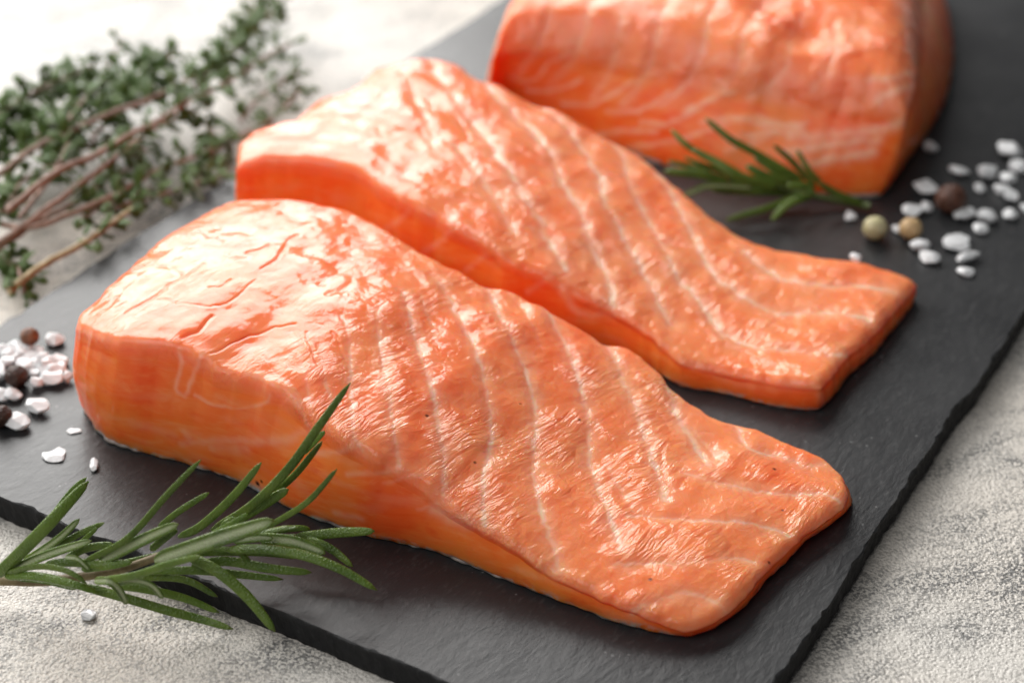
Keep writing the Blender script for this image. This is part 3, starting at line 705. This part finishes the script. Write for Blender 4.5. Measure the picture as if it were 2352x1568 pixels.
org2 = un(1760, 440, 0)
ro2 = empty('rosemary_sprig', org2)
tag(ro2, 'small dark green rosemary sprig between the middle and farthest salmon pieces', 'herb')
tube(spline(pts(Z(k8, (2250, 1040, 1.5), (1950, 990, 2), (1600, 920, 4), (1250, 840, 6), (950, 770, 8))), 24), np.linspace(.0009, .0005, 24), M_STEM2, 'stem', ro2, 8, link_origin=org2)
for path, w, u_, ro in [
 (Z(k8, (1600, 790, 7), (1150, 530, 14), (880, 380, 18), (635, 175, 22)), 15, 0, .3),
 (Z(k8, (1050, 770, 9), (750, 600, 13), (480, 460, 17), (300, 285, 20)), 13, 0, .2),
 (Z(k8, (1350, 850, 9), (950, 740, 13), (700, 590, 16), (500, 480, 18)), 17, 0, 0),
 (Z(k8, (900, 740, 9), (650, 650, 12), (430, 560, 14)), 10, 0, 0),
 (Z(k8, (860, 800, 8), (600, 730, 10), (235, 700, 11)), 18, 0, 0),
 (Z(k8, (700, 690, 8), (450, 640, 9), (270, 600, 10)), 10, 0, 0),
 (Z(k8, (1100, 860, 6), (700, 840, 8), (520, 900, 8), (385, 950, 7)), 14, 1, 0),
 (Z(k8, (1720, 850, 6), (1600, 720, 10), (1470, 580, 14), (1305, 440, 18)), 12, 0, .2),
 (Z(k8, (1780, 820, 6), (1650, 680, 10), (1540, 490, 14)), 11, 0, .2),
 (Z(k8, (1500, 810, 7), (1250, 760, 10), (1040, 640, 13)), 20, 0, 0),
 (Z(k8, (1600, 920, 5), (1250, 1060, 4), (1000, 1130, 3), (835, 1180, 2)), 14, 0, 0),
 (Z(k8, (1680, 930, 6), (1450, 1020, 5), (1285, 1180, 2)), 16, 0, .3),
 (Z(k8, (1700, 940, 8), (1620, 850, 10), (1440, 840, 11)), 17, 0, .3),
 (Z(k8, (2180, 1020, 2), (1950, 930, 5), (1750, 810, 9)), 14, 0, 0),
 (Z(k8, (1500, 900, 4), (1100, 890, 5), (700, 880, 5)), 18, 0, 0),
 (Z(k8, (1560, 800, 5), (1350, 700, 9), (1120, 560, 12)), 18, 0, .4),
 (Z(k8, (1300, 830, 5), (1000, 800, 7), (820, 700, 9)), 18, 0, .2),
 (Z(k8, (1650, 880, 4), (1300, 840, 5), (1000, 840, 5)), 20, 0, .1),
]: leaf(ro2, org2, path, w, bool(u_), ro)

# ------------------------------------------------------------------ thyme
def thyme_leaf_mesh(mat, nm):
    n, k = 7, 8; V = []; F = []
    for i in range(n):
        s = i/(n-1); w = .33*math.sin(math.pi*min(1, (s*.93+.04)))**.9
        for j in range(k):
            a = 2*math.pi*j/k
            V.append((math.cos(a)*w, s, math.sin(a)*w*.28+(.15*math.cos(a)**2*w)-.18*s*s))
    for i in range(n-1):
        for j in range(k): F.append((i*k+j, i*k+(j+1) % k, (i+1)*k+(j+1) % k, (i+1)*k+j))
    F.append(tuple(range(k))[::-1]); F.append(tuple((n-1)*k+j for j in range(k)))
    me = bpy.data.meshes.new(nm); me.from_pydata(V, [], F); me.materials.append(mat)
    for p in me.polygons: p.use_smooth = True
    return me
TL = [thyme_leaf_mesh(M_TLEAF, 'thyme_leaf'), thyme_leaf_mesh(M_TLEAF, 'thyme_leaf'), thyme_leaf_mesh(M_TLEAF2, 'thyme_young_leaf')]
k1 = lambda x, y: (.5004*x, .5004*y)
def thyme(label, path, rad, leaf_from=.1, gap=.0052, big=1.0, woody=False, cluster=1.0):
    P0 = pts(Z(k1, *path)); n = 60; P = spline(P0, n)
    P[1:-1] += nrng.normal(size=(n-2, 3))*.00008
    org = P[n//2].copy(); root = empty('thyme_sprig', org)
    tube(P, np.linspace(rad*.9, rad*.5, n)/1000, M_TWOOD if woody else M_TSTEM, 'stem', root, 8, link_origin=org)
    L = np.r_[0, np.cumsum(np.linalg.norm(np.diff(P, axis=0), axis=1))]
    s = L[-1]*leaf_from; tw = rng.uniform(0, 6)
    while s < L[-1]:
        c = np.array([np.interp(s, L, P[:, k]) for k in range(3)])
        t = np.array([np.interp(s+.001, L, P[:, k]) for k in range(3)])-np.array([np.interp(s-.001, L, P[:, k]) for k in range(3)]); t /= np.linalg.norm(t)
        up = np.array([0, 0, 1.]); a = np.cross(t, up); a /= np.linalg.norm(a); b = np.cross(a, t)
        frac = s/L[-1]
        for side in (0, math.pi):
            m = int(round(rng.uniform(4, 8)*cluster))
            for q in range(m):
                an = tw+side+rng.uniform(-.6, .6); lift = rng.uniform(.1, .9)
                d = (a*math.cos(an)+b*math.sin(an))
                off = d*rng.uniform(.0004, .0036)*(q > 0)+t*rng.uniform(0, .003)*(q > 0)
                y = d*(1-lift*.5)+t*lift; y /= np.linalg.norm(y)
                zz = np.cross(np.cross(y, up+t*rng.uniform(-.6, .6)+a*rng.uniform(-.6, .6)), y); zz /= np.linalg.norm(zz); x = np.cross(y, zz)
                sz = rng.uniform(.0032, .0056)*big*(1-.35*frac)*(1 if q < 2 else .8)
                pos = c+off
                if pos[2]+y[2]*sz < TZ+.0006: y[2] = abs(y[2]); pos[2] = max(pos[2], TZ+.001)
                M = Matrix(((x[0]*sz, y[0]*sz, zz[0]*sz, pos[0]-org[0]), (x[1]*sz, y[1]*sz, zz[1]*sz, pos[1]-org[1]), (x[2]*sz, y[2]*sz, zz[2]*sz, pos[2]-org[2]), (0, 0, 0, 1)))
                o = bpy.data.objects.new('leaf', TL[2] if rng.random() < .22 else TL[rng.randrange(2)]); C.objects.link(o)
                o.parent = root; o.matrix_local = M
        tw += math.pi/2; s += gap*rng.uniform(.7, 1.25)
    tag(root, label, 'herb', 'thyme sprigs piled at the left')
    return root
thyme('thick purple thyme stem across the top of the pile, its leafy tip pointing up right', [(30, 970, 9), (250, 795, 12), (430, 715, 13), (600, 615, 13), (700, 570, 12), (870, 465, 10), (1050, 375, 8), (1190, 280, 6), (1330, 200, 5)], 1.0, .52)
thyme('thyme sprig along the upper side of the pile, its tip leaving the photo', [(-60, 840, 7), (190, 660, 11), (330, 600, 12), (520, 515, 12), (640, 475, 12), (800, 400, 11), (960, 300, 9), (1090, 130, 8), (1220, -20, 8)], .95, .38, big=1.1)
thyme('thyme stem under the thick purple one, ending among the middle leaves of the pile', [(-30, 1130, 2), (130, 1020, 6), (320, 880, 9), (500, 745, 10), (610, 655, 10), (760, 560, 8), (900, 500, 5)], .95, .45)
thyme('low thyme sprig running along the slate edge to behind the middle salmon piece', [(-60, 1010, 2), (120, 1045, 5), (300, 990, 6), (470, 920, 6), (560, 880, 5), (700, 790, 4), (930, 705, 3), (1130, 610, 2), (1250, 545, 2), (1390, 400, 5)], .9, .42)
thyme('dry tan woody thyme twig nearest the camera, lying on the slate', [(40, 1335, 1.5), (200, 1215, 3), (350, 1135, 4), (450, 1070, 4.5), (610, 955, 5)], 1.1, .55, gap=.006, woody=True, cluster=.8)
thyme('leafy thyme tip on the slate edge, right of the dry twig', [(520, 960, 2), (640, 915, 3), (780, 880, 3), (980, 815, 3), (1060, 780, 3)], .6, .05, big=.9)
thyme('thyme sprig at the far left edge of the pile, its stem rising right', [(-60, 640, 6), (60, 520, 8), (200, 430, 9), (330, 320, 9)], .8, .02, gap=.0045, big=1.1)
thyme('short forked thyme shoot standing up in the left of the pile', [(90, 1000, 6), (250, 790, 9), (310, 660, 12), (290, 610, 13), (350, 500, 13), (470, 370, 13)], .75, .3)
thyme('thyme sprig at the back of the pile with a pale flowering tip', [(250, 620, 4), (400, 480, 6), (480, 330, 10), (560, 180, 14)], .6, .05, gap=.006, big=.8)
thyme('bushy thyme sprig at the upper middle of the pile', [(420, 640, 6), (560, 480, 9), (700, 330, 10), (820, 230, 10)], .75, .1, gap=.0042, big=1.15)
thyme('bushy thyme sprig just left of the bushy middle one', [(60, 760, 6), (200, 600, 8), (360, 440, 9), (560, 360, 9), (700, 260, 7)], .75, .08, gap=.0044, big=1.1)
thyme('thyme shoot with a leafy tip nearest the upper right of the pile', [(820, 470, 7), (940, 350, 9), (1060, 240, 9), (1200, 100, 8), (1300, 10, 8)], .7, .15, gap=.0042, big=1.1)
thyme('leafy thyme side shoot hanging down right of the pile, near the middle salmon piece', [(860, 500, 6), (940, 560, 4), (980, 640, 3), (960, 760, 2), (900, 850, 2)], .6, .1, big=1.)
thyme('small thyme shoot with dark leaves beside the thick end of the middle salmon piece', [(1100, 560, 2), (1180, 460, 5), (1270, 390, 7), (1370, 330, 8)], .55, .1, gap=.006, big=.85, cluster=.7)
thyme('thyme sprig at the bottom left of the pile in shadow', [(-80, 1180, -3), (0, 1180, -2), (80, 1230, 0), (110, 1340, 1)], .8, .05, gap=.0045, big=1.)
thyme('leafy thyme shoot along the upper left rim of the pile', [(-60, 560, 9), (80, 470, 12), (200, 400, 13), (330, 350, 12), (430, 300, 11)], .7, .02, gap=.0038, big=1.05)
thyme('thyme sprig between the two bushy ones, its leaves darker', [(180, 720, 4), (330, 600, 7), (470, 520, 9), (620, 420, 9), (720, 380, 8)], .7, .05, gap=.0038, big=1.05)
thyme('thyme stem crossing the lower left of the pile, mostly bare', [(-60, 1180, 0), (80, 1080, 3), (200, 1000, 4), (340, 930, 5), (480, 830, 5), (620, 760, 4)], .9, .5, gap=.005)
thyme('thyme sprig hugging the table along the left edge of the photo', [(-80, 760, 2), (0, 700, 3), (90, 620, 5), (160, 540, 6)], .7, .02, gap=.0036)
thyme('small thyme shoot lying on the slate edge below the long low sprig', [(380, 1000, 2), (480, 940, 3), (600, 900, 3), (700, 860, 2)], .6, .05, gap=.0042, big=.9)
thyme('dark leafy thyme shoot at the lower left, over the end of the dry twig', [(-60, 1000, 3), (20, 960, 5), (60, 900, 6), (90, 840, 6)], .7, .02, gap=.004)
thyme('thyme sprig buried low in the left of the pile', [(-60, 900, 0), (120, 820, 2), (320, 720, 3), (500, 640, 3), (700, 700, 2)], .8, .05, gap=.005, big=1.05)

# ------------------------------------------------------------------ salt crystals and peppercorns
def crystal(name, x, y, rx, ry, label, group=None, rot=0.0, h=None, z=0.0, mat=M_SALT, lobes=(), seed=0):
    """salt lump: faceted by random cutting planes; rx, ry are half sizes in photo pixels"""
    rg = np.random.RandomState(int(x*7+y*13+seed) % 99991)
    if label and 'in the heap left' in label: rx, ry, z, h = rx*.78, ry*.78, z*.7, .0021
    depth = np.linalg.norm(un(x, y, z)-CO); k = depth/F_PX
    ax, ay = rx*k, ry*k/math.sin(PITCH)*.62
    hh = (h or min(ax, ay)*1.25)
    bm = bmesh.new(); bmesh.ops.create_icosphere(bm, subdivisions=4, radius=1)
    V = np.array([v.co[:] for v in bm.verts]); F = [[v.index for v in f.verts] for f in bm.faces]; bm.free()
    for q in range(17):
        n = rg.normal(size=3); n /= np.linalg.norm(n); d = rg.uniform(.60, .86)
        s = V@n; m = s > d; V[m] -= n*(s[m]-d)[:, None]
    V *= (1+.04*noise(V*2.2+seed+x)[:, None])
    V[:, 0] *= ax*1.14; V[:, 1] *= ay*1.2; V[:, 2] *= hh*.5
    for (lx, ly, lr) in lobes:        # waist or lobe
        c = np.array([lx*ax, ly*ay]); d = np.linalg.norm(V[:, :2]-c, axis=1); w = np.exp(-(d/(abs(lr)*ax))**2)
        V[:, :2] += (V[:, :2]-c*(1 if lr > 0 else 1))/(d[:, None]+1e-6)*(w*ax*.45*(1 if lr > 0 else -1))[:, None]*(.6 if lr > 0 else -.8)
    c, s = math.cos(rot), math.sin(rot); V[:, :2] = V[:, :2]@np.array([[c, s], [-s, c]])
    V[:, 2] -= V[:, 2].min()
    loc = un(x, y, z); loc = un(x, y, z+hh*550*.55); loc[2] = z/1000
    o = mesh_obj(name, V, F, mat); o.location = loc
    me = o.data; me.set_sharp_from_angle(angle=R(22)) if hasattr(me, 'set_sharp_from_angle') else None
    tag(o, label, 'salt' , group); return o
def pepper(x, y, r, mat, label, z=0.0, cat='peppercorn', wr=.035):
    depth = np.linalg.norm(un(x, y, z)-CO); rad = r*.95*depth/F_PX
    bm = bmesh.new(); bmesh.ops.create_icosphere(bm, subdivisions=5, radius=1)
    V = np.array([v.co[:] for v in bm.verts]); F = [[v.index for v in f.verts] for f in bm.faces]; bm.free()
    q = V*2.6+x; nz = np.abs(noise(q+.6*noise(q*1.3)[:, None])); V *= (1-wr*1.5+wr*3*np.minimum(nz, .4)*1.6+wr*.6*noise(V*7+x))[:, None]
    V[:, 2] *= .96
    loc = un(x, y, z+rad*1000); loc[2] = z/1000+rad*.97
    o = mesh_obj('peppercorn', V*rad, F, mat); o.location = loc
    return tag(o, label, cat)
pepper(68, 772, 22, M_BROWN, 'small reddish brown peppercorn on top of the salt heap at the left', z=1)
pepper(38, 863, 27, M_BLACK, 'dark wrinkled peppercorn below the salt heap at the left')
pepper(2, 955, 27, M_BLACK, 'dark peppercorn half cut off by the left edge of the photo')
pepper(2010, 523, 29, M_GREEN, 'pale green round peppercorn on the slate near the small rosemary sprig', wr=.022)
pepper(2092, 524, 27, M_TAN, 'tan peppercorn right of the pale green one', wr=.02)
pepper(2184, 456, 36, M_DARK, 'largest peppercorn, dark reddish brown, among the salt at the right', wr=.03)
GR, GL = 'salt crystals scattered at the right', 'salt crystals scattered at the left'
k5 = lambda x, y: (1892.6+.293*x, 294+.293*y)
for x, y, rx, ry, ro, lab in [
    (1450, 185, 84, 80, 0, 'round salt crystal at the upper right, topmost of the scatter'),
    (1275, 350, 86, 60, .1, 'oval salt crystal below left of the topmost one at the right'),
    (1530, 310, 70, 60, .7, 'salt crystal cut close to the right edge, upper part of an angled pair'),
    (1440, 385, 58, 50, .5, 'salt crystal forming the lower part of the angled pair at the right'),
    (1060, 345, 56, 62, .9, 'greyish salt crystal just above the large brown peppercorn'),
    (1220, 472, 46, 46, 0, 'tiny round salt grain right of the large brown peppercorn'),
    (1395, 490, 56, 55, .4, 'left salt crystal of a touching pair at the right'),
    (1460, 535, 56, 48, .2, 'right salt crystal of a touching pair at the right'),
    (1075, 682, 75, 58, .1, 'salt crystal directly below the large brown peppercorn'),
    (1145, 670, 48, 50, 0, 'dim salt grain touching the one below the large brown peppercorn'),
    (1272, 692, 78, 60, -.2, 'oval salt crystal two along from below the large brown peppercorn'),
    (1465, 686, 56, 48, 0, 'small separate salt grain near the right edge'),
    (1575, 632, 36, 55, 0, 'salt grain cut off by the right edge of the photo'),
    (1222, 796, 58, 48, 0, 'small round salt grain above the big irregular flake'),
    (755, 926, 72, 58, .2, 'oval salt grain below the tan peppercorn'),
    (828, 1022, 66, 66, .3, 'round salt grain below right of the tan peppercorn'),
    (1100, 1130, 66, 42, 0, 'lowest small oval salt grain of the right scatter'),
    (210, 698, 48, 48, 0, 'lone small salt grain left of the pale green peppercorn'),
    (695, 655, 72, 55, .3, 'greyish salt crystal behind the tan peppercorn'),
    (805, 628, 52, 50, 0, 'small salt grain behind and right of the tan peppercorn'),
    (575, 795, 48, 50, 0, 'small salt grain between the pale green and tan peppercorns'),
    (800, 465, 82, 74, .35, 'boxy salt crystal in the shadow beside the farthest salmon piece'),
    (840, 158, 62, 52, 0, 'small salt crystal deep in the shadow of the farthest salmon piece')]:
    X, Y = k5(x, y); crystal('salt_crystal', X, Y, rx*.293, ry*.293*1.1, lab, GR, ro)
X, Y = k5(1030, 905); crystal('salt_crystal', X, Y, 120*.293, 92*.293, 'largest salt flake, irregular and two-lobed, at the right', GR, .55, h=.0026, lobes=((.9, -.9, -.5),))
X, Y = k5(1130, 1022); crystal('salt_crystal', X, Y, 130*.293, 34*.293, 'long narrow salt crystal slanting below the largest flake', GR, .62, h=.0026)
crystal('salt_crystal', 1966, 592, 12, 12, 'tiny salt grain on the upper edge of the middle salmon piece', None, .4, z=6.4)
k4 = lambda x, y: (.1875*x, 716.6+.1875*y)
HP = 'salt crystals heaped at the left edge'
for x, y, rx, ry, ro, z, lab, g in [
    (660, 345, 118, 85, .3, 0, 'white salt crystal right of the reddish brown peppercorn', GL),
    (450, 1165, 145, 100, -.1, 0, 'wide salt crystal, double-lobed, below the salt heap at the left', GL),
    (225, 1365, 152, 128, .2, 0, 'rounded salt crystal, lowest of the left scatter and beside the cut-off peppercorn', GL),
    (150, 1020, 110, 95, .1, 0, 'boxy salt crystal in front of the dark wrinkled peppercorn', GL),
    (20, 1010, 110, 85, .5, 0, 'salt crystal behind the peppercorn cut by the left edge', GL),
    (0, 770, 95, 130, 0, 0, 'salt crystal left of the dark wrinkled peppercorn, cut by the photo edge', GL),
    (620, 820, 160, 115, .3, 0, 'broad salt flake, lowest in the heap beside the nearest salmon piece', HP),
    (460, 880, 85, 62, -.5, 0, 'small salt crystal at the lower left of the heap', HP),
    (825, 810, 66, 52, 0, 0, 'small salt grain touching the thick end of the nearest salmon piece', HP),
    (40, 480, 120, 105, 0, 0, None, HP), (180, 420, 100, 100, .4, 0, None, HP), (190, 580, 130, 100, .9, 0, None, HP), (370, 540, 150, 110, .2, 0, None, HP),
    (430, 650, 130, 100, .6, 0, None, HP), (690, 590, 120, 110, -.3, 0, None, HP), (740, 690, 100, 90, .7, 0, None, HP), (560, 700, 130, 110, 0, 1.2, None, HP),
    (300, 640, 120, 100, .2, 1.2, None, HP), (80, 600, 120, 90, -.4, .8, None, HP), (350, 440, 90, 80, .5, 0, None, HP), (520, 560, 90, 80, .1, 1, None, HP), (620, 610, 90, 80, .1, 1.3, None, HP), (110, 510, 100, 80, .2, 1.2, None, HP), (250, 500, 100, 90, .8, .9, None, HP), (480, 480, 80, 70, .3, 0, None, HP), (380, 700, 95, 75, .5, 0, None, HP), (640, 700, 100, 90, .9, 1.6, None, HP), (700, 770, 90, 70, .2, 0, None, HP), (10, 650, 100, 80, .3, .5, None, HP), (440, 760, 90, 60, .4, 0, None, HP), (790, 620, 70, 70, .2, 0, None, HP), (560, 630, 90, 75, 1.2, 2.2, None, HP)]:
    X, Y = k4(x, y)
    crystal('salt_crystal', X, Y, rx*.1875, ry*.1875*1.1, lab or 'white salt crystal in the heap left of the nearest salmon piece', g, ro, z=z, h=.0028)
crystal('salt_crystal', 129, 1043, 27, 22, 'heart-shaped flat salt flake on the slate above the rosemary', None, .3, h=.0010, lobes=((-.5, 1.0, -.6),))
crystal('salt_crystal', 217, 1067, 10, 19, 'narrow upright salt flake by the shadow of the nearest salmon piece', None, .15, h=.0012)
crystal('salt_crystal', 202, 1412, 18, 16, 'small grey translucent drop on the table below the rosemary', None, 0, h=.0012, z=-6.2, mat=M_DROP)  # a drop of liquid, not salt; shaped with the crystal builder
crystal('salt_crystal', 168, 990, 17, 9, 'faint wet film near the lower corner of the nearest salmon piece', None, 0, h=.0004, mat=M_DROP)  # flat wet patch rather than salt, made from a squashed crystal
